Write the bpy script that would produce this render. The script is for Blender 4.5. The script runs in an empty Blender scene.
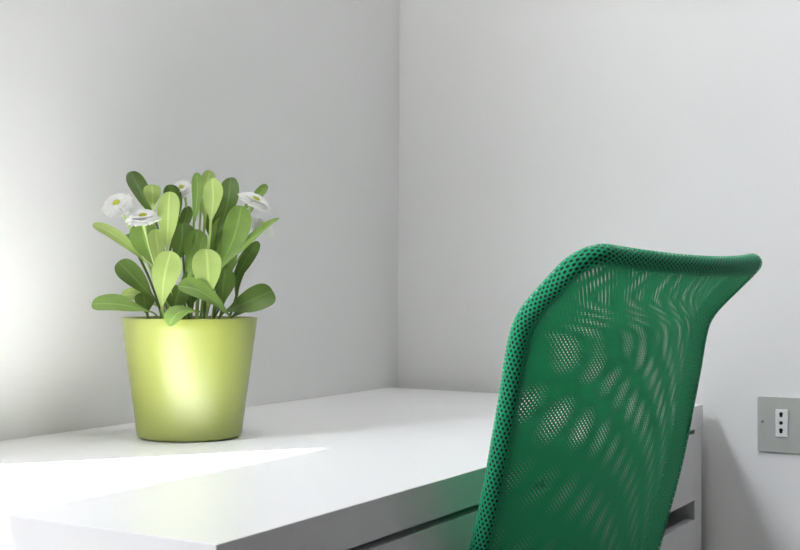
import bpy, bmesh, math, random
from mathutils import Vector, Matrix
S = bpy.context.scene
COL = S.collection
PI = math.pi
DZ = 0.73                                   # desk top height
# ------------------------------------------------------------------ camera
cam_d = bpy.data.cameras.new('camera'); cam = bpy.data.objects.new('camera', cam_d); COL.objects.link(cam)
YAW, PITCH, ROLL = 0.5312018, 0.0111460, 0.0035487
F = Vector((math.cos(YAW)*math.cos(PITCH), math.sin(YAW)*math.cos(PITCH), math.sin(PITCH)))
R0 = Vector((math.sin(YAW), -math.cos(YAW), 0)); U0 = R0.cross(F)
R1 = R0*math.cos(ROLL)+U0*math.sin(ROLL); U1 = -R0*math.sin(ROLL)+U0*math.cos(ROLL)
M = Matrix((R1, U1, -F)).transposed().to_4x4(); M.translation = Vector((-2.12176, -1.25035, DZ+0.20354))
cam.matrix_world = M
cam_d.sensor_width = 36.0; cam_d.lens = 36.0*1183.8/800.0; cam_d.clip_start = 0.02
S.camera = cam
# ------------------------------------------------------------------ light
W = bpy.data.worlds.new('world'); S.world = W; W.use_nodes = True
bg = W.node_tree.nodes['Background']; bg.inputs[0].default_value = (0.92, 0.96, 1.0, 1); bg.inputs[1].default_value = 0.8
sun_d = bpy.data.lights.new('sun', 'SUN'); sun = bpy.data.objects.new('sun', sun_d); COL.objects.link(sun)
SUN_DIR = Vector((0.324, -0.241, -0.83)).normalized()
sun.rotation_euler = SUN_DIR.to_track_quat('-Z', 'Y').to_euler(); sun.location = (-3, 2, 4)
sun_d.energy = 56.0; sun_d.angle = math.radians(0.55); sun_d.color = (1.0, 0.985, 0.97)
# bright patch of sky above the street, seen only through the upper part of the window
sky_d = bpy.data.lights.new('sky_glow', 'AREA'); sky = bpy.data.objects.new('sky_glow', sky_d); COL.objects.link(sky)
sky.location = (-5.4, 1.5, DZ+3.9)
sky.rotation_euler = (Vector((-0.1, -0.85, DZ+0.1))-Vector(sky.location)).to_track_quat('-Z', 'Y').to_euler()
sky_d.shape = 'RECTANGLE'; sky_d.size = 2.6; sky_d.size_y = 1.0; sky_d.energy = 380.0; sky_d.color = (0.89, 0.94, 1.0)
# added fill light without a fixture, lifts the walls from above the desk's front edge
fill_d = bpy.data.lights.new('fill_light', 'AREA'); fill = bpy.data.objects.new('fill_light', fill_d); COL.objects.link(fill)
fill.location = (-1.0, -0.68, 2.75); fill_d.shape = 'DISK'; fill_d.size = 0.4; fill_d.energy = 12.0; fill_d.color = (1.0, 0.985, 0.98)
S.view_settings.view_transform = 'Standard'; S.view_settings.look = 'None'
S.view_settings.exposure = 0.12; S.view_settings.gamma = 1.0; S.view_settings.use_curve_mapping = False

# ------------------------------------------------------------------ helpers
def mat(name, color, rough=0.5, spec=0.5, noise=0.0, scale=20.0, bump=0.0, metal=0.0, coat=0.0):
    m = bpy.data.materials.new(name); m.use_nodes = True; nt = m.node_tree
    b = nt.nodes['Principled BSDF']
    b.inputs['Base Color'].default_value = (*color, 1); b.inputs['Roughness'].default_value = rough
    b.inputs['Specular IOR Level'].default_value = spec; b.inputs['Metallic'].default_value = metal
    b.inputs['Coat Weight'].default_value = coat
    if noise or bump:
        tc = nt.nodes.new('ShaderNodeTexCoord'); n = nt.nodes.new('ShaderNodeTexNoise')
        n.inputs['Scale'].default_value = scale; n.inputs['Detail'].default_value = 4
        nt.links.new(tc.outputs['Object'], n.inputs['Vector'])
        if noise:
            mx = nt.nodes.new('ShaderNodeMix'); mx.data_type = 'RGBA'
            mx.inputs[6].default_value = (*[max(0, c*(1-noise)) for c in color], 1)
            mx.inputs[7].default_value = (*[min(1, c*(1+noise)) for c in color], 1)
            nt.links.new(n.outputs['Fac'], mx.inputs[0]); nt.links.new(mx.outputs[2], b.inputs['Base Color'])
        if bump:
            bp = nt.nodes.new('ShaderNodeBump'); bp.inputs['Strength'].default_value = bump; bp.inputs['Distance'].default_value = 0.002
            nt.links.new(n.outputs['Fac'], bp.inputs['Height']); nt.links.new(bp.outputs['Normal'], b.inputs['Normal'])
    return m

def obj(name, bm, m, parent=None, smooth=True, bevel=0.0, seg=2):
    me = bpy.data.meshes.new(name)
    bmesh.ops.recalc_face_normals(bm, faces=bm.faces) if not getattr(bm, 'keep', False) else None
    bm.to_mesh(me); bm.free()
    for p in me.polygons: p.use_smooth = smooth
    o = bpy.data.objects.new(name, me); COL.objects.link(o)
    if m: me.materials.append(m)
    if parent: o.parent = parent
    if bevel:
        md = o.modifiers.new('bevel', 'BEVEL'); md.width = bevel; md.segments = seg; md.limit_method = 'ANGLE'
        md.harden_normals = True
    return o

def box(bm, x0, x1, y0, y1, z0, z1):
    v = [bm.verts.new((x, y, z)) for z in (z0, z1) for y in (y0, y1) for x in (x0, x1)]
    for f in ((0,1,3,2),(4,5,7,6),(0,1,5,4),(2,3,7,6),(0,2,6,4),(1,3,7,5)): bm.faces.new([v[i] for i in f])

def boxes(*bs):
    bm = bmesh.new()
    for b in bs: box(bm, *b)
    return bm

def struct(name, bm, m):
    o = obj(name, bm, m, smooth=False); o['kind'] = 'structure'; return o

def thing(name, label, cat, loc=(0,0,0), rz=0.0):
    o = bpy.data.objects.new(name, None); COL.objects.link(o)
    o.location = loc; o.rotation_euler = (0, 0, rz); o['label'] = label; o['category'] = cat
    o.empty_display_size = 0.1
    return o

def lathe(bm, prof, n=64, c=(0,0,0)):
    rings = []
    for r, z in prof:
        if r < 1e-6: rings.append([bm.verts.new((c[0], c[1], c[2]+z))])
        else: rings.append([bm.verts.new((c[0]+r*math.cos(2*PI*k/n), c[1]+r*math.sin(2*PI*k/n), c[2]+z)) for k in range(n)])
    for a, b in zip(rings, rings[1:]):
        for k in range(n):
            k2 = (k+1) % n
            if len(a) == 1 and len(b) == 1: continue
            if len(a) == 1: bm.faces.new((a[0], b[k], b[k2]))
            elif len(b) == 1: bm.faces.new((a[k], a[k2], b[0]))
            else: bm.faces.new((a[k], a[k2], b[k2], b[k]))

def tube(bm, pts, rad, n=12, caps=True, uv=None, closed=False, usc=1.0):
    """tube along a polyline; rad is a number or a list; writes UVs in metres into layer uv"""
    pts = [Vector(p) for p in pts]; N = len(pts)
    rads = rad if isinstance(rad, (list, tuple)) else [rad]*N
    T = []
    for i in range(N):
        a = pts[i-1] if (i > 0 or closed) else pts[0]; b = pts[(i+1) % N] if (i < N-1 or closed) else pts[-1]
        T.append((b-a).normalized())
    up = Vector((0,0,1)) if abs(T[0].z) < 0.9 else Vector((1,0,0))
    nv = (up - T[0]*up.dot(T[0])).normalized(); rings = []; L = 0; Ls = []
    for i in range(N):
        if i: nv = (nv - T[i]*nv.dot(T[i])).normalized(); L += (pts[i]-pts[i-1]).length
        bn = T[i].cross(nv); Ls.append(L)
        rings.append([bm.verts.new(pts[i]+(nv*math.cos(2*PI*k/n)+bn*math.sin(2*PI*k/n))*rads[i]) for k in range(n)])
    M_ = N if closed else N-1
    for i in range(M_):
        a, b = rings[i], rings[(i+1) % N]
        for k in range(n):
            k2 = (k+1) % n
            f = bm.faces.new((a[k], a[k2], b[k2], b[k]))
            if uv:
                c = 2*PI*rads[i]
                l1 = Ls[i+1] if i+1 < N else L+(pts[0]-pts[-1]).length
                for lp, q in zip(f.loops, ((k, Ls[i]), (k+1, Ls[i]), (k+1, l1), (k, l1))): lp[uv].uv = (q[0]/n*c*usc, q[1])
    if caps and not closed:
        bm.faces.new(rings[0]); bm.faces.new(rings[-1])

# ------------------------------------------------------------------ materials
M_wall = mat('white_paint', (0.88, 0.88, 0.875), 0.85, 0.2, noise=0.015, scale=6, bump=0.04)
M_ceil = mat('ceiling_paint', (0.80, 0.80, 0.80), 0.9, 0.1, noise=0.01)
M_dim = mat('grey_paint', (0.17, 0.165, 0.165), 0.85, 0.2, noise=0.02)
M_floor = mat('grey_floor', (0.34, 0.325, 0.32), 0.5, 0.3, noise=0.08, scale=3)
M_desk = mat('white_lacquer', (0.87, 0.87, 0.88), 0.28, 0.5, noise=0.01, scale=4)
M_pot = mat('lime_plastic', (0.285, 0.325, 0.068), 0.37, 0.75, noise=0.02, scale=8)
M_soil = mat('dark_soil', (0.035, 0.028, 0.02), 0.95, 0.1, noise=0.5, scale=120, bump=0.6)
M_petal = mat('white_petal', (0.96, 0.96, 0.95), 0.6, 0.2, noise=0.03, scale=60)
_nt = M_petal.node_tree; _t = _nt.nodes.new('ShaderNodeBsdfTranslucent'); _t.inputs[0].default_value = (0.95, 0.95, 0.93, 1)
_m = _nt.nodes.new('ShaderNodeMixShader'); _m.inputs[0].default_value = 0.4
_nt.links.new(_nt.nodes['Principled BSDF'].outputs[0], _m.inputs[1]); _nt.links.new(_t.outputs[0], _m.inputs[2])
_nt.links.new(_m.outputs[0], _nt.nodes['Material Output'].inputs['Surface'])
M_disc = mat('yellow_green_centre', (0.42, 0.46, 0.05), 0.8, 0.2, noise=0.35, scale=500, bump=0.5)
M_steel = mat('brushed_steel', (0.60, 0.61, 0.58), 0.45, 0.5, noise=0.03, scale=40, metal=0.55)
M_screw = mat('screw_steel', (0.35, 0.35, 0.35), 0.35, 0.5, noise=0.05, metal=0.9)
M_sock = mat('white_plastic', (0.82, 0.82, 0.82), 0.4, 0.5, noise=0.01)
M_black = mat('black_plastic', (0.012, 0.012, 0.013), 0.5, 0.4, noise=0.1)
M_tube = mat('dark_green_enamel', (0.004, 0.035, 0.018), 0.5, 0.4, noise=0.1)
M_fab = mat('green_fabric', (0.012, 0.20, 0.075), 0.9, 0.2, noise=0.25, scale=400, bump=0.5)

def leaf_mat(name, c1, c2, trans):
    m = bpy.data.materials.new(name); m.use_nodes = True; nt = m.node_tree; nt.nodes.clear()
    out = nt.nodes.new('ShaderNodeOutputMaterial'); mx = nt.nodes.new('ShaderNodeMixShader'); mx.inputs[0].default_value = trans
    p = nt.nodes.new('ShaderNodeBsdfPrincipled'); p.inputs['Roughness'].default_value = 0.45; p.inputs['Specular IOR Level'].default_value = 0.35
    t = nt.nodes.new('ShaderNodeBsdfTranslucent')
    uvn = nt.nodes.new('ShaderNodeUVMap'); sep = nt.nodes.new('ShaderNodeSeparateXYZ'); nt.links.new(uvn.outputs[0], sep.inputs[0])
    # pale midrib: distance of u from 0.5
    a = nt.nodes.new('ShaderNodeMath'); a.operation = 'SUBTRACT'; a.inputs[1].default_value = 0.5; nt.links.new(sep.outputs[0], a.inputs[0])
    b = nt.nodes.new('ShaderNodeMath'); b.operation = 'ABSOLUTE'; nt.links.new(a.outputs[0], b.inputs[0])
    rmp = nt.nodes.new('ShaderNodeMapRange'); rmp.inputs[1].default_value = 0.015; rmp.inputs[2].default_value = 0.06
    rmp.inputs[3].default_value = 1.0; rmp.inputs[4].default_value = 0.0; nt.links.new(b.outputs[0], rmp.inputs[0])
    tc = nt.nodes.new('ShaderNodeTexCoord'); nz = nt.nodes.new('ShaderNodeTexNoise'); nz.inputs['Scale'].default_value = 45; nz.inputs['Detail'].default_value = 3
    nt.links.new(tc.outputs['Object'], nz.inputs['Vector'])
    c = nt.nodes.new('ShaderNodeMix'); c.data_type = 'RGBA'; c.inputs[6].default_value = (*c1, 1); c.inputs[7].default_value = (*c2, 1)
    nt.links.new(nz.outputs['Fac'], c.inputs[0])
    d = nt.nodes.new('ShaderNodeMix'); d.data_type = 'RGBA'; d.inputs[7].default_value = (*[min(1, x*1.35+0.03) for x in c2], 1)
    rmp.inputs[3].default_value = 0.5; nt.links.new(c.outputs[2], d.inputs[6]); nt.links.new(rmp.outputs[0], d.inputs[0])
    nt.links.new(d.outputs[2], p.inputs['Base Color']); nt.links.new(d.outputs[2], t.inputs['Color'])
    nt.links.new(p.outputs[0], mx.inputs[1]); nt.links.new(t.outputs[0], mx.inputs[2]); nt.links.new(mx.outputs[0], out.inputs['Surface'])
    return m
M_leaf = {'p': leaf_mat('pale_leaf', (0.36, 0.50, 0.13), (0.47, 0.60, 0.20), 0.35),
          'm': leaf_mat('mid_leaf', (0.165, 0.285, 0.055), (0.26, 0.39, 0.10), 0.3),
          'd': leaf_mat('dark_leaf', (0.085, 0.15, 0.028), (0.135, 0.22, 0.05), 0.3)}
M_stem = mat('pale_green_stem', (0.38, 0.50, 0.18), 0.6, 0.3, noise=0.1)

def mesh_mat(name, color, pitch, hole, row=0.9, asp=1.44):
    """knitted net: staggered round holes in UV metres"""
    m = bpy.data.materials.new(name); m.use_nodes = True; nt = m.node_tree; L = nt.links.new
    p = nt.nodes['Principled BSDF']; out = nt.nodes['Material Output']
    p.inputs['Roughness'].default_value = 0.65; p.inputs['Specular IOR Level'].default_value = 0.15; p.inputs['Sheen Weight'].default_value = 0.25; p.inputs['Sheen Tint'].default_value = (0.45, 0.95, 0.7, 1)
    uvn = nt.nodes.new('ShaderNodeUVMap')
    mp = nt.nodes.new('ShaderNodeVectorMath'); mp.operation = 'MULTIPLY'; mp.inputs[1].default_value = (1/pitch, 1/(pitch*row*2), 0)
    L(uvn.outputs[0], mp.inputs[0])
    ds = []
    for off in ((0.0, 0.0, 0.0), (0.5, 0.5, 0.0)):
        ad = nt.nodes.new('ShaderNodeVectorMath'); ad.operation = 'ADD'; ad.inputs[1].default_value = off; L(mp.outputs[0], ad.inputs[0])
        fr = nt.nodes.new('ShaderNodeVectorMath'); fr.operation = 'FRACTION'; L(ad.outputs[0], fr.inputs[0])
        sb = nt.nodes.new('ShaderNodeVectorMath'); sb.operation = 'SUBTRACT'; sb.inputs[1].default_value = (0.5, 0.5, 0); L(fr.outputs[0], sb.inputs[0])
        sc = nt.nodes.new('ShaderNodeVectorMath'); sc.operation = 'MULTIPLY'; sc.inputs[1].default_value = (1, asp, 0); L(sb.outputs[0], sc.inputs[0])
        ln = nt.nodes.new('ShaderNodeVectorMath'); ln.operation = 'LENGTH'; L(sc.outputs[0], ln.inputs[0]); ds.append(ln)
    mn = nt.nodes.new('ShaderNodeMath'); mn.operation = 'MINIMUM'; L(ds[0].outputs['Value'], mn.inputs[0]); L(ds[1].outputs['Value'], mn.inputs[1])
    lt = nt.nodes.new('ShaderNodeMapRange'); lt.inputs[1].default_value = hole-0.03; lt.inputs[2].default_value = hole+0.03
    L(mn.outputs[0], lt.inputs[0])
    p.inputs['Base Color'].default_value = (*color, 1)
    tr = nt.nodes.new('ShaderNodeBsdfTransparent'); mx = nt.nodes.new('ShaderNodeMixShader')
    tl = nt.nodes.new('ShaderNodeBsdfTranslucent'); tl.inputs[0].default_value = (*color, 1)
    fb = nt.nodes.new('ShaderNodeMixShader'); fb.inputs[0].default_value = 0.35
    L(p.outputs[0], fb.inputs[1]); L(tl.outputs[0], fb.inputs[2])
    L(lt.outputs[0], mx.inputs[0]); L(tr.outputs[0], mx.inputs[1]); L(fb.outputs[0], mx.inputs[2]); L(mx.outputs[0], out.inputs['Surface'])
    return m
M_net = mesh_mat('green_net', (0.040, 0.43, 0.20), 0.0068, 0.170, row=0.42, asp=1.0)
M_rim = mesh_mat('green_net_rim', (0.040, 0.48, 0.24), 0.0050, 0.27)

# ------------------------------------------------------------------ the room
RX, RY, RZ_ = -3.6, -3.4, 3.3               # far limits of the room
WX0, WX1, WZ0, WZ1, WT = -3.30, -1.415, DZ+0.45, DZ+2.24, 0.25   # window opening in the left wall
struct('floor', boxes((RX, 0, RY, 0, -0.1, 0)), M_floor)
struct('ceiling', boxes((RX, 0, RY, 0, RZ_, RZ_+0.1)), M_ceil)
struct('wall_right', boxes((0, 0.15, RY, WT, -0.1, RZ_+0.1)), M_wall)
struct('wall_left', boxes((WX1, 0, 0, WT, -0.1, RZ_+0.1), (RX, WX0, 0, WT, -0.1, RZ_+0.1),
                          (WX0, WX1, 0, WT, -0.1, WZ0), (WX0, WX1, 0, WT, WZ1, RZ_+0.1)), M_wall)
struct('wall_back', boxes((RX, 0, RY-0.15, RY, -0.1, RZ_+0.1)), M_dim)
struct('wall_far', boxes((RX-0.15, RX, RY, WT, -0.1, RZ_+0.1)), M_dim)

# ------------------------------------------------------------------ desk
L_, D_, G_ = 1.385, 0.65, 0.037
desk = thing('desk', 'white lacquered desk with thick top and drawers along the wall', 'desk', (-(L_+G_)/2, -D_/2, 0))
def dpart(name, bs, m=M_desk, parent=None, bevel=0.0012):
    bm = boxes(*bs)
    for v in bm.verts: v.co -= Vector(desk.location)
    o = obj(name, bm, m, parent or desk, bevel=bevel); return o
x0, x1 = -L_, -G_
dpart('desk_top', [(x0, x1, -D_, -0.001, DZ-0.040, DZ)])
dpart('side_panel', [(x0+0.002, x0+0.042, -D_+0.002, -0.004, 0, DZ-0.0402)])
dpart('side_panel', [(x1-0.044, x1-0.003, -D_+0.002, -0.004, 0, DZ-0.0402)])
XD = -0.42
dpart('divider_panel', [(XD-0.018, XD, -D_+0.03, -0.024, 0.02, DZ-0.0402)])
dpart('back_panel', [(x0+0.0422, x1-0.0442, -0.022, -0.006, 0.10, DZ-0.0402)])
def drawer(xa, xb, zt, zb):
    d = dpart('drawer', [(xa, xb, -D_+0.001, -D_+0.019, zb, zt)])
    dpart('drawer_box', [(xa+0.012, xb-0.012, -D_+0.0192, -0.09, zb+0.012, zb+0.02),
                         (xa+0.012, xa+0.024, -D_+0.0192, -0.09, zb+0.02, zt-0.03), (xb-0.024, xb-0.012, -D_+0.0192, -0.09, zb+0.02, zt-0.03),
                         (xa+0.024, xb-0.024, -0.1, -0.09, zb+0.02, zt-0.03)], M_desk, d)
drawer(x0+0.0445, XD-0.003, DZ-0.0475, DZ-0.163)
for zt, zb in ((0.0475, 0.163), (0.197, 0.345), (0.378, 0.526), (0.559, 0.70)):
    drawer(XD+0.002, x1-0.0462, DZ-zt, DZ-zb)

# ------------------------------------------------------------------ wall socket
wy = -0.737
so = thing('wall_socket', 'brushed steel socket plate with one white three-hole socket on the right wall', 'socket', (0, wy, DZ+0.016))
def spart(name, bm, m, parent=None, bevel=0.0, smooth=True): return obj(name, bm, m, parent or so, bevel=bevel, smooth=smooth)
PW, PH = 0.150, 0.0965
bm = bmesh.new(); N = 6; rr = 0.004; ring = []
for cx, cz, a0 in ((-rr, -rr, 0), (-PW+rr, -rr, 90), (-PW+rr, -PH+rr, 180), (-rr, -PH+rr, 270)):
    for k in range(N+1):
        a = math.radians(a0+90*k/N); ring.append((cx+rr*math.cos(a), cz+rr*math.sin(a)))
a_ = [bm.verts.new((-0.0005, y, z)) for y, z in ring]; b_ = [bm.verts.new((-0.005, y, z)) for y, z in ring]
bm.faces.new(b_); bm.faces.new(a_)
for k in range(len(ring)): bm.faces.new((a_[k], a_[(k+1) % len(ring)], b_[(k+1) % len(ring)], b_[k]))
spart('cover_plate', bm, M_steel, bevel=0.0008, smooth=False)
modu = spart('socket_insert', boxes((-0.0075, -0.004, -0.0525, -0.0315, -0.069, -0.0215)), M_sock, bevel=0.0008, smooth=False)
def hole(cy, cz, r1, two):
    bm = bmesh.new()
    for dz, r in (((0.0016, r1), (-0.0016, r1*0.8)) if two else ((0, r1),)):
        vs = [[bm.verts.new((x, cy+r*math.cos(2*PI*k/20), cz+dz+r*math.sin(2*PI*k/20))) for k in range(20)] for x in (-0.0079, -0.007)]
        bm.faces.new(vs[0]); bm.faces.new(vs[1])
        for k in range(20): bm.faces.new((vs[0][k], vs[0][(k+1) % 20], vs[1][(k+1) % 20], vs[1][k]))
    return bm
for cz, t in ((-0.0305, 1), (-0.0445, 0), (-0.0585, 1)):
    spart('pin_hole', hole(-0.041, cz, 0.0032, t), M_black, modu, smooth=False)
bm = bmesh.new()
vs = [[bm.verts.new((x, -0.0085+r*math.cos(2*PI*k/20), -0.044+r*math.sin(2*PI*k/20))) for k in range(20)] for x, r in ((-0.0045, 0.0026), (-0.0062, 0.0024), (-0.0066, 0.0016))]
for a, b in zip(vs, vs[1:]):
    for k in range(20): bm.faces.new((a[k], a[(k+1) % 20], b[(k+1) % 20], b[k]))
bm.faces.new(vs[-1])
spart('screw', bm, M_screw)

# ------------------------------------------------------------------ potted daisies
PX, PY = -0.871, -0.183
plant = thing('potted_daisy', 'white daisy plant with spoon-shaped leaves in a lime green pot on the desk', 'plant',
              (PX, PY, DZ), math.atan2(-0.760, 0.649))       # local +Y points away from the window side
RT, RB, PHT = 0.0912, 0.0706, 0.1627
bm = bmesh.new()
prof = [(0, 0.0008), (RB-0.006, 0.0008), (RB-0.0015, 0.002), (RB, 0.005)]
for k in range(1, 13):
    t = k/12; prof.append((RB+(RT-RB)*t, 0.005+(PHT-0.0065)*t))
prof += [(RT-0.0005, PHT), (RT-0.0022, PHT), (RT-0.003, PHT-0.0015), (RT-0.004, PHT-0.02), (RT-0.009, PHT-0.06), (0, PHT-0.06)]
lathe(bm, prof, 96); obj('pot', bm, M_pot, plant)
bm = bmesh.new()
rnd = random.Random(4)
lathe(bm, [(RT-0.0055, PHT-0.024), (0.06, PHT-0.016), (0.03, PHT-0.010), (0, PHT-0.008)], 40)
for v in bm.verts: v.co.z += rnd.uniform(-0.002, 0.002)
obj('soil', bm, M_soil, plant)

def PL(zx, zy, dep):
    """design sheet (0.428 mm per unit, seen from the front of the plant) -> plant space; dep = metres towards the front"""
    s = (1.615-dep)/1.615
    return Vector(((zx-352)*0.0004219*s, -dep, 0.2035+(413.8-zy)*0.0004219*s))

def leaf(root, base, tip, w, tone, nrm=(0, -1, 0.35), bend=0.0, fold=0.25, name='leaf', curl=0.0):
    """petiole root -> base, spatulate blade base -> tip; w = full width in metres; bend bows the blade along its normal"""
    bm = bmesh.new(); uv = bm.loops.layers.uv.new('UVMap')
    root, base, tip, N0 = Vector(root), Vector(base), Vector(tip), Vector(nrm).normalized()
    pts = []; n1, n2 = 7, 14
    ax = (tip-base)
    ctrl = base - ax.normalized()*min(0.45*(base-root).length, 0.05)
    for k in range(n1):
        t = k/n1; pts.append((root*(1-t)**2+ctrl*2*t*(1-t)+base*t*t, 0.0))
    for k in range(n2+1):
        t = k/n2; t = 1-(1-t)**1.5; pts.append((base.lerp(tip, t)+N0*(bend*math.sin(PI*t)+curl*t*t), t))
    lr = random.Random(int(abs(tip.x*9e4+tip.z*7e4))); wob = lr.uniform(-0.09, 0.09)*(tip-base).length; rp = lr.uniform(0, 6); asym = lr.uniform(-0.12, 0.12); tw = lr.uniform(-0.45, 0.45)
    rows = []
    sd0 = (tip-base).normalized().cross(N0)
    pts = [(p+sd0*wob*math.sin(PI*t) if t > 0 else p, t) for p, t in pts]
    for i, (p, t) in enumerate(pts):
        a = pts[max(0, i-1)][0]; b = pts[min(len(pts)-1, i+1)][0]; T = (b-a).normalized()
        side = T.cross(N0); side = side.normalized() if side.length > 1e-4 else Vector((1, 0, 0)); nn = side.cross(T).normalized()
        ca, sa = math.cos(tw*t), math.sin(tw*t); side, nn = side*ca+nn*sa, nn*ca-side*sa
        if i < n1: hw = 0.0013+0.0006*i/n1
        else: hw = max(0.0019*(1-t), w/2*math.sin(PI*min(1, (t**0.95)*0.5/0.66)) if t < 0.66 else w/2*math.sqrt(max(0.0, 1-((t-0.66)/0.3402)**2.3)))
        if i >= n1 and t < 0.66: hw = 0.0019+(w/2-0.0019)*math.sin(PI/2*t/0.66)**1.25
        row = []
        for q in (-1, -0.5, 0, 0.5, 1):
            off = fold*hw*(abs(q)**1.3)+0.09*hw*q*q*math.sin(9*t+rp+q)
            row.append(bm.verts.new(p+side*hw*q*(1+asym*q)+nn*off))
        rows.append((row, i/len(pts)))
    for (a, ta), (b, tb) in zip(rows, rows[1:]):
        for k in range(4):
            f = bm.faces.new((a[k], a[k+1], b[k+1], b[k]))
            for lp, q in zip(f.loops, ((k/4, ta), ((k+1)/4, ta), ((k+1)/4, tb), (k/4, tb))): lp[uv].uv = q
    return obj(name, bm, M_leaf[tone], plant)

K = 0.0004219
SZ = PHT-0.016
def rootp(x, d): return Vector((max(-0.055, min(0.055, x)), -d, SZ))
# (base x,y) (tip x,y) width tone  base depth  tip depth  normal  bend
LV = [
 ((232,185),(160,42),64,'d',-0.010,-0.030,(0.5,-0.75,-0.15),0.004),
 ((232,160),(228,82),56,'p',0.005,0.012,(-0.2,-0.8,0.6),0.004),
 ((310,195),(280,82),62,'d',-0.015,-0.020,(0.1,-1,0.0),0.0),
 ((278,285),(284,104),76,'p',0.035,0.030,(-0.35,-1,0.25),0.003),
 ((362,205),(370,40),40,'m',0.0,-0.010,(-0.6,-0.8,0),0.0),
 ((398,190),(412,32),56,'p',-0.010,-0.025,(-0.2,-1,0.2),0.0),
 ((416,195),(420,58),76,'p',0.02,0.004,(-0.5,-1,0.3),-0.004),
 ((440,235),(480,54),72,'d',-0.005,-0.030,(-0.3,-1,-0.1),0.003),
 ((450,340),(515,146),86,'m',0.020,0.012,(-0.25,-1,0.2),0.004),
 ((455,345),(640,184),50,'m',0.025,0.010,(-0.35,-0.75,0.75),0.010),
 ((520,160),(598,76),34,'m',-0.025,-0.040,(-0.3,-1,0.5),0.0),
 ((408,450),(402,288),92,'p',0.062,0.056,(-0.1,-1,0.25),0.003),
 ((262,472),(290,296),88,'p',0.060,0.055,(-0.2,-1,0.2),0.003),
 ((232,445),(124,332),72,'d',0.020,0.010,(0.2,-0.9,0.35),0.006),
 ((222,492),(42,468),74,'m',0.045,0.055,(-0.1,-0.75,0.85),0.010),
 ((240,470),(132,440),52,'p',0.015,0.0,(-0.2,-0.7,0.9),0.006),
 ((195,318),(44,212),46,'p',0.0,-0.012,(-0.2,-0.8,0.5),0.004),
 ((470,498),(312,410),66,'m',0.062,0.070,(-0.2,-0.8,0.7),0.010),
 ((374,494),(284,538),58,'m',0.078,0.104,(-0.15,-0.85,0.6),0.012),
 ((468,490),(618,424),88,'d',0.030,0.020,(-0.15,-0.85,0.45),0.010),
 ((492,505),(580,456),44,'d',0.010,-0.010,(0.1,-0.9,0.3),0.004),
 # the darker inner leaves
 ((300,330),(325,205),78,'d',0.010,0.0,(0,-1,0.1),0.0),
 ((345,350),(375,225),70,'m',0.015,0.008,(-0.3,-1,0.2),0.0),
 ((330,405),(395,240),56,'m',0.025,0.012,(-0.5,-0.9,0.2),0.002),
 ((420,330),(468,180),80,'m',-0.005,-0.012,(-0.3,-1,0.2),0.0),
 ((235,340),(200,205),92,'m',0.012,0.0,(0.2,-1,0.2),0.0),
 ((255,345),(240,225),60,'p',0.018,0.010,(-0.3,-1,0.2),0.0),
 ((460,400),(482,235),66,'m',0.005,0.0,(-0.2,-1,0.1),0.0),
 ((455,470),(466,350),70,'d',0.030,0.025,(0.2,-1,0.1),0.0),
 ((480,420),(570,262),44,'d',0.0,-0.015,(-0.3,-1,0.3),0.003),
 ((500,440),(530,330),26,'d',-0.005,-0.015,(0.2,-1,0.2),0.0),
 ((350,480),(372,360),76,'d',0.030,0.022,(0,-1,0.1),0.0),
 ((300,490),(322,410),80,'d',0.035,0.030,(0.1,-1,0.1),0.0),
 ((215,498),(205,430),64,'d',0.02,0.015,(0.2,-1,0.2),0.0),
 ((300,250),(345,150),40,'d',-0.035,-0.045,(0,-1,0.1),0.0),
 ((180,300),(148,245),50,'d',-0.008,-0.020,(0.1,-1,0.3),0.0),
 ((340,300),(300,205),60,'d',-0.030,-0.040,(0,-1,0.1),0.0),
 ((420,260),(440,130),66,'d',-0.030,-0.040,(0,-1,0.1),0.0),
]
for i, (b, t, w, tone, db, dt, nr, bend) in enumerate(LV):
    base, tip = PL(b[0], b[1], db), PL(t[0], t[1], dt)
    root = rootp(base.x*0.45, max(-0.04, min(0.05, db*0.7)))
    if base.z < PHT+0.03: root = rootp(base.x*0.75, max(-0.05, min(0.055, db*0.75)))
    leaf(root, base, tip, w*K, tone, nr, bend)

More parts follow.
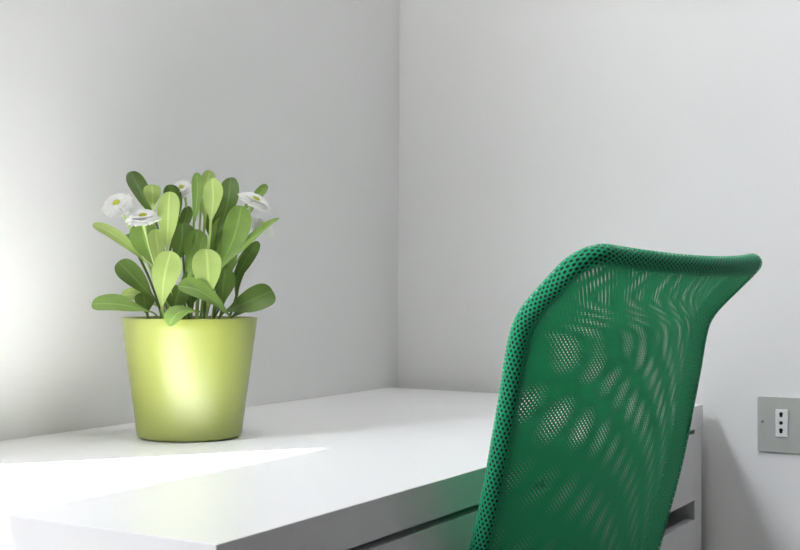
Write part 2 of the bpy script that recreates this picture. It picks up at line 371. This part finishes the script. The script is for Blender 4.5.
def flower(c, nrm, dia, root, seed, rings=3):
    c, n = Vector(c), Vector(nrm).normalized(); root = Vector(root); rn = random.Random(seed)
    bm = bmesh.new(); pts = []
    c1 = c-n*0.05; c2 = root+Vector((0, 0, 0.06)); end = c-n*0.003
    for k in range(15):
        t = k/14; pts.append(root*(1-t)**3+c2*3*t*(1-t)**2+c1*3*t*t*(1-t)+end*t**3)
    tube(bm, pts, [0.0014]*12+[0.0016, 0.0026, 0.0035], 8)
    stem = obj('flower', bm, M_stem, plant)
    u = n.orthogonal().normalized(); v = n.cross(u)
    bm = bmesh.new()
    for r in range(rings):
        npet = 40-5*r; Lp = dia/2*(1-0.15*r); lift = 0.05+0.22*r
        for k in range(npet):
            a = 2*PI*(k+0.5*(r % 2))/npet+rn.uniform(-0.06, 0.06); d = u*math.cos(a)+v*math.sin(a); s = -u*math.sin(a)+v*math.cos(a)
            l = Lp*rn.uniform(0.92, 1.04); hw = 0.0021; lf = lift+rn.uniform(-0.08, 0.08); rows = []
            for t, wf in ((0.12, 0.6), (0.4, 0.9), (0.7, 1.15), (0.9, 1.0), (1.0, 0.45)):
                p = c+d*l*t*math.cos(lf*0.8)+n*(0.0022*r+l*(lf*t*0.9-0.45*lf*t*t))
                rows.append([bm.verts.new(p+s*hw*wf*q+n*(0.0004*abs(q))) for q in (-1, 0, 1)])
            for A, B in zip(rows, rows[1:]):
                for q in range(2): bm.faces.new((A[q], A[q+1], B[q+1], B[q]))
    obj('petals', bm, M_petal, stem, smooth=False)
    bm = bmesh.new(); R = dia*0.13; prev = None; rg = []
    for k in range(6):
        th = PI/2*k/5; r, h = R*math.cos(th), 0.0045+R*0.55*math.sin(th)+0.001
        rg.append([bm.verts.new(c+n*h+(u*math.cos(2*PI*q/20)+v*math.sin(2*PI*q/20))*max(r, 1e-4)) for q in range(20)])
    for A, B in zip(rg, rg[1:]):
        for q in range(20): bm.faces.new((A[q], A[(q+1) % 20], B[(q+1) % 20], B[q]))
    bm.faces.new(rg[-1]); obj('flower_centre', bm, M_disc, stem)
FL = [((122,152),0.022,(-0.30,-0.72,0.62),0.044,(235,0.02)),
      ((202,196),0.036,(-0.12,-0.42,0.90),0.048,(240,0.035)),
      ((325,96),-0.030,(-0.25,-0.80,0.50),0.030,(320,-0.02)),
      ((386,122),-0.020,(0.05,-0.45,0.88),0.024,(380,-0.01)),
      ((556,136),0.0,(0.40,-0.38,0.83),0.050,(450,0.01)),
      ((580,218),-0.010,(0.50,-0.45,0.72),0.044,(460,0.0))]
for i, (q, dep, nr, dia, (rx, rd)) in enumerate(FL):
    flower(PL(q[0], q[1], dep), nr, dia, rootp((rx-352)*K*0.7, rd), 20+i)

# ------------------------------------------------------------------ mesh back chair
CA = math.radians(-7.5)
CW = 0.448
Wd = Vector((math.cos(CA), math.sin(CA), 0)); Bd = Vector((math.sin(CA), -math.cos(CA), 0))
ccen = Vector((-1.0, -0.70, 0))+Wd*CW/2
chair = thing('office_chair', 'green mesh office chair with flared back pulled up to the white desk', 'chair', (ccen.x, ccen.y, 0), CA)
# chair space: +X along the back's width (image right), -Y backwards, z up from the floor
PROF = [(-0.30, -0.060), (-0.26, -0.057), (-0.20, -0.045), (-0.15, -0.032), (-0.10, -0.018), (-0.05, -0.004), (0.0, 0.008), (0.05, 0.018),
        (0.10, 0.028), (0.135, 0.034), (0.160, 0.0405), (0.178, 0.051), (0.195, 0.067), (0.210, 0.083), (0.225, 0.099), (0.240, 0.116)]
def catmull(P, n):
    out = []
    for i in range(len(P)-1):
        p0, p1, p2, p3 = P[max(0, i-1)], P[i], P[i+1], P[min(len(P)-1, i+2)]
        for k in range(n):
            t = k/n
            out.append(tuple(0.5*((2*p1[j])+(-p0[j]+p2[j])*t+(2*p0[j]-5*p1[j]+4*p2[j]-p3[j])*t*t+(-p0[j]+3*p1[j]-3*p2[j]+p3[j])*t**3) for j in range(2)))
    out.append(P[-1]); return out
PF = catmull(PROF, 6)
AL = [0.0]
for a, b in zip(PF, PF[1:]): AL.append(AL[-1]+math.hypot(b[0]-a[0], b[1]-a[1]))
TT = AL[-1]
def pf(t):
    t = max(0.0, min(TT, t))
    for i in range(len(AL)-1):
        if t <= AL[i+1]:
            f = (t-AL[i])/(AL[i+1]-AL[i]); return tuple(PF[i][j]*(1-f)+PF[i+1][j]*f for j in (0, 1))
    return PF[-1]
RC = 0.032                                   # corner radius of the frame loop
def halfw(t):
    h = CW/2
    if TT-t < RC: h = CW/2-RC+math.sqrt(max(0, RC*RC-(RC-(TT-t))**2))
    if t < RC: h = min(h, CW/2-RC+math.sqrt(max(0, RC*RC-(RC-t)**2)))
    return h
def surf(x, t):
    z, b = pf(t); q = 1-(x/(CW/2))**2
    top = max(0.0, 1-(TT-t)/0.12)
    return Vector((x, -(b+0.022*q), DZ+z-0.010*q*top*top))
def nrm(x, t):
    e = 0.004
    a = surf(x+e, t)-surf(x-e, t); t0, t1 = max(0, t-e), min(TT, t+e); b = surf(x, t1)-surf(x, t0)
    return b.cross(a).normalized()            # points backwards (towards -Y)
loop = []
nS = 60
for k in range(nS+1): t = RC+(TT-2*RC)*k/nS; loop.append((-halfw(t), t))
for k in range(1, 13): a = PI/2*k/12; loop.append((-CW/2+RC-RC*math.cos(a), TT-RC+RC*math.sin(a)))
for k in range(1, 40): loop.append((-CW/2+RC+(CW-2*RC)*k/40, TT))
for k in range(0, 13): a = PI/2*k/12; loop.append((CW/2-RC+RC*math.sin(a), TT-RC+RC*math.cos(a)))
for k in range(1, nS): t = TT-RC-(TT-2*RC)*k/nS; loop.append((halfw(t), t))
for k in range(0, 13): a = PI/2*k/12; loop.append((CW/2-RC+RC*math.cos(a), RC-RC*math.sin(a)))
for k in range(1, 40): loop.append((CW/2-RC-(CW-2*RC)*k/40, 0.0))
for k in range(0, 12): a = PI/2*k/12; loop.append((-CW/2+RC-RC*math.sin(a), RC-RC*math.cos(a)))
LP = [surf(x, t) for x, t in loop]
bm = bmesh.new(); tube(bm, LP, 0.0096, 16, closed=True); obj('back_frame', bm, M_tube, chair)
cov = bmesh.new(); uv = cov.loops.layers.uv.new('UVMap'); tube(cov, LP, 0.0118, 24, closed=True, uv=uv, usc=0.0750/(2*PI*0.0118))
cover = obj('net_rim', cov, M_rim, chair)
for nm, off, ush in (('rear_net', 0.0113, 0.0), ('front_net', -0.0095, 0.0017)):
    bm = bmesh.new(); uv = bm.loops.layers.uv.new('UVMap'); NX, NT = 40, 70; grid = []
    for j in range(NT+1):
        u_ = j/NT; t = TT*(0.5-0.5*math.cos(PI*u_)); row = []
        for i in range(NX+1):
            x = halfw(t)*(2*i/NX-1); p = surf(x, t)+nrm(x, t)*off; row.append((bm.verts.new(p), x, t))
        grid.append(row)
    for A, B in zip(grid, grid[1:]):
        for i in range(NX):
            q = (A[i], A[i+1], B[i+1], B[i]); f = bm.faces.new([v[0] for v in q])
            for lp, v in zip(f.loops, q):
                st = 1.0+(0.022 if off < 0 else 0.0)
                lp[uv].uv = (v[1]*st+ush, v[2]+(0.036*math.atan2(TT+0.03-v[2], 0.26-v[1])/(PI/2) if off < 0 else 0))
    obj(nm, bm, M_net, chair)
# seat, support bar, gas lift, base
def rbox(name, cx, cy, cz, sx, sy, sz, r, m, dome=0.0):
    bm = bmesh.new(); bmesh.ops.create_cube(bm, size=1.0)
    for v in bm.verts: v.co = Vector((cx+v.co.x*sx, cy+v.co.y*sy, cz+v.co.z*sz))
    return obj(name, bm, m, chair, bevel=r, seg=5)
rbox('seat', 0, 0.275, 0.445, 0.44, 0.42, 0.06, 0.028, M_fab)
rbox('seat_plate', 0, 0.26, 0.405, 0.18, 0.22, 0.02, 0.006, M_black)
bm = bmesh.new(); tube(bm, [(0, 0.16, 0.400), (0, 0.07, 0.397), (0, 0.035, 0.41), (0, 0.045, 0.45), (0, 0.028, 0.52), (0, 0.004, 0.60)], 0.012, 12)
obj('back_bracket', bm, M_black, chair)
bm = bmesh.new(); lathe(bm, [(0, 0.095), (0.032, 0.095), (0.032, 0.14), (0.026, 0.145), (0.026, 0.27), (0.014, 0.275), (0.014, 0.40), (0, 0.40)], 24, (0, 0.26, 0))
obj('gas_lift', bm, M_black, chair)
for k in range(5):
    a = 2*PI*k/5+0.3; d = Vector((math.cos(a), math.sin(a), 0)); o0 = Vector((0, 0.26, 0))
    bm = bmesh.new(); tube(bm, [o0+d*0.02+Vector((0, 0, 0.11)), o0+d*0.12+Vector((0, 0, 0.098)), o0+d*0.225+Vector((0, 0, 0.072))], [0.02, 0.016, 0.012], 10)
    arm = obj('base_arm', bm, M_black, chair)
    s = Vector((-d.y, d.x, 0)); bm = bmesh.new()
    for sg in (-1, 1):
        c = o0+d*0.225+Vector((0, 0, 0.0265))+s*0.014*sg
        tube(bm, [c-s*0.008, c+s*0.008], 0.0262, 20)
    tube(bm, [o0+d*0.225+Vector((0, 0, 0.027)), o0+d*0.225+Vector((0, 0, 0.075))], 0.006, 8)
    obj('caster', bm, M_black, arm)
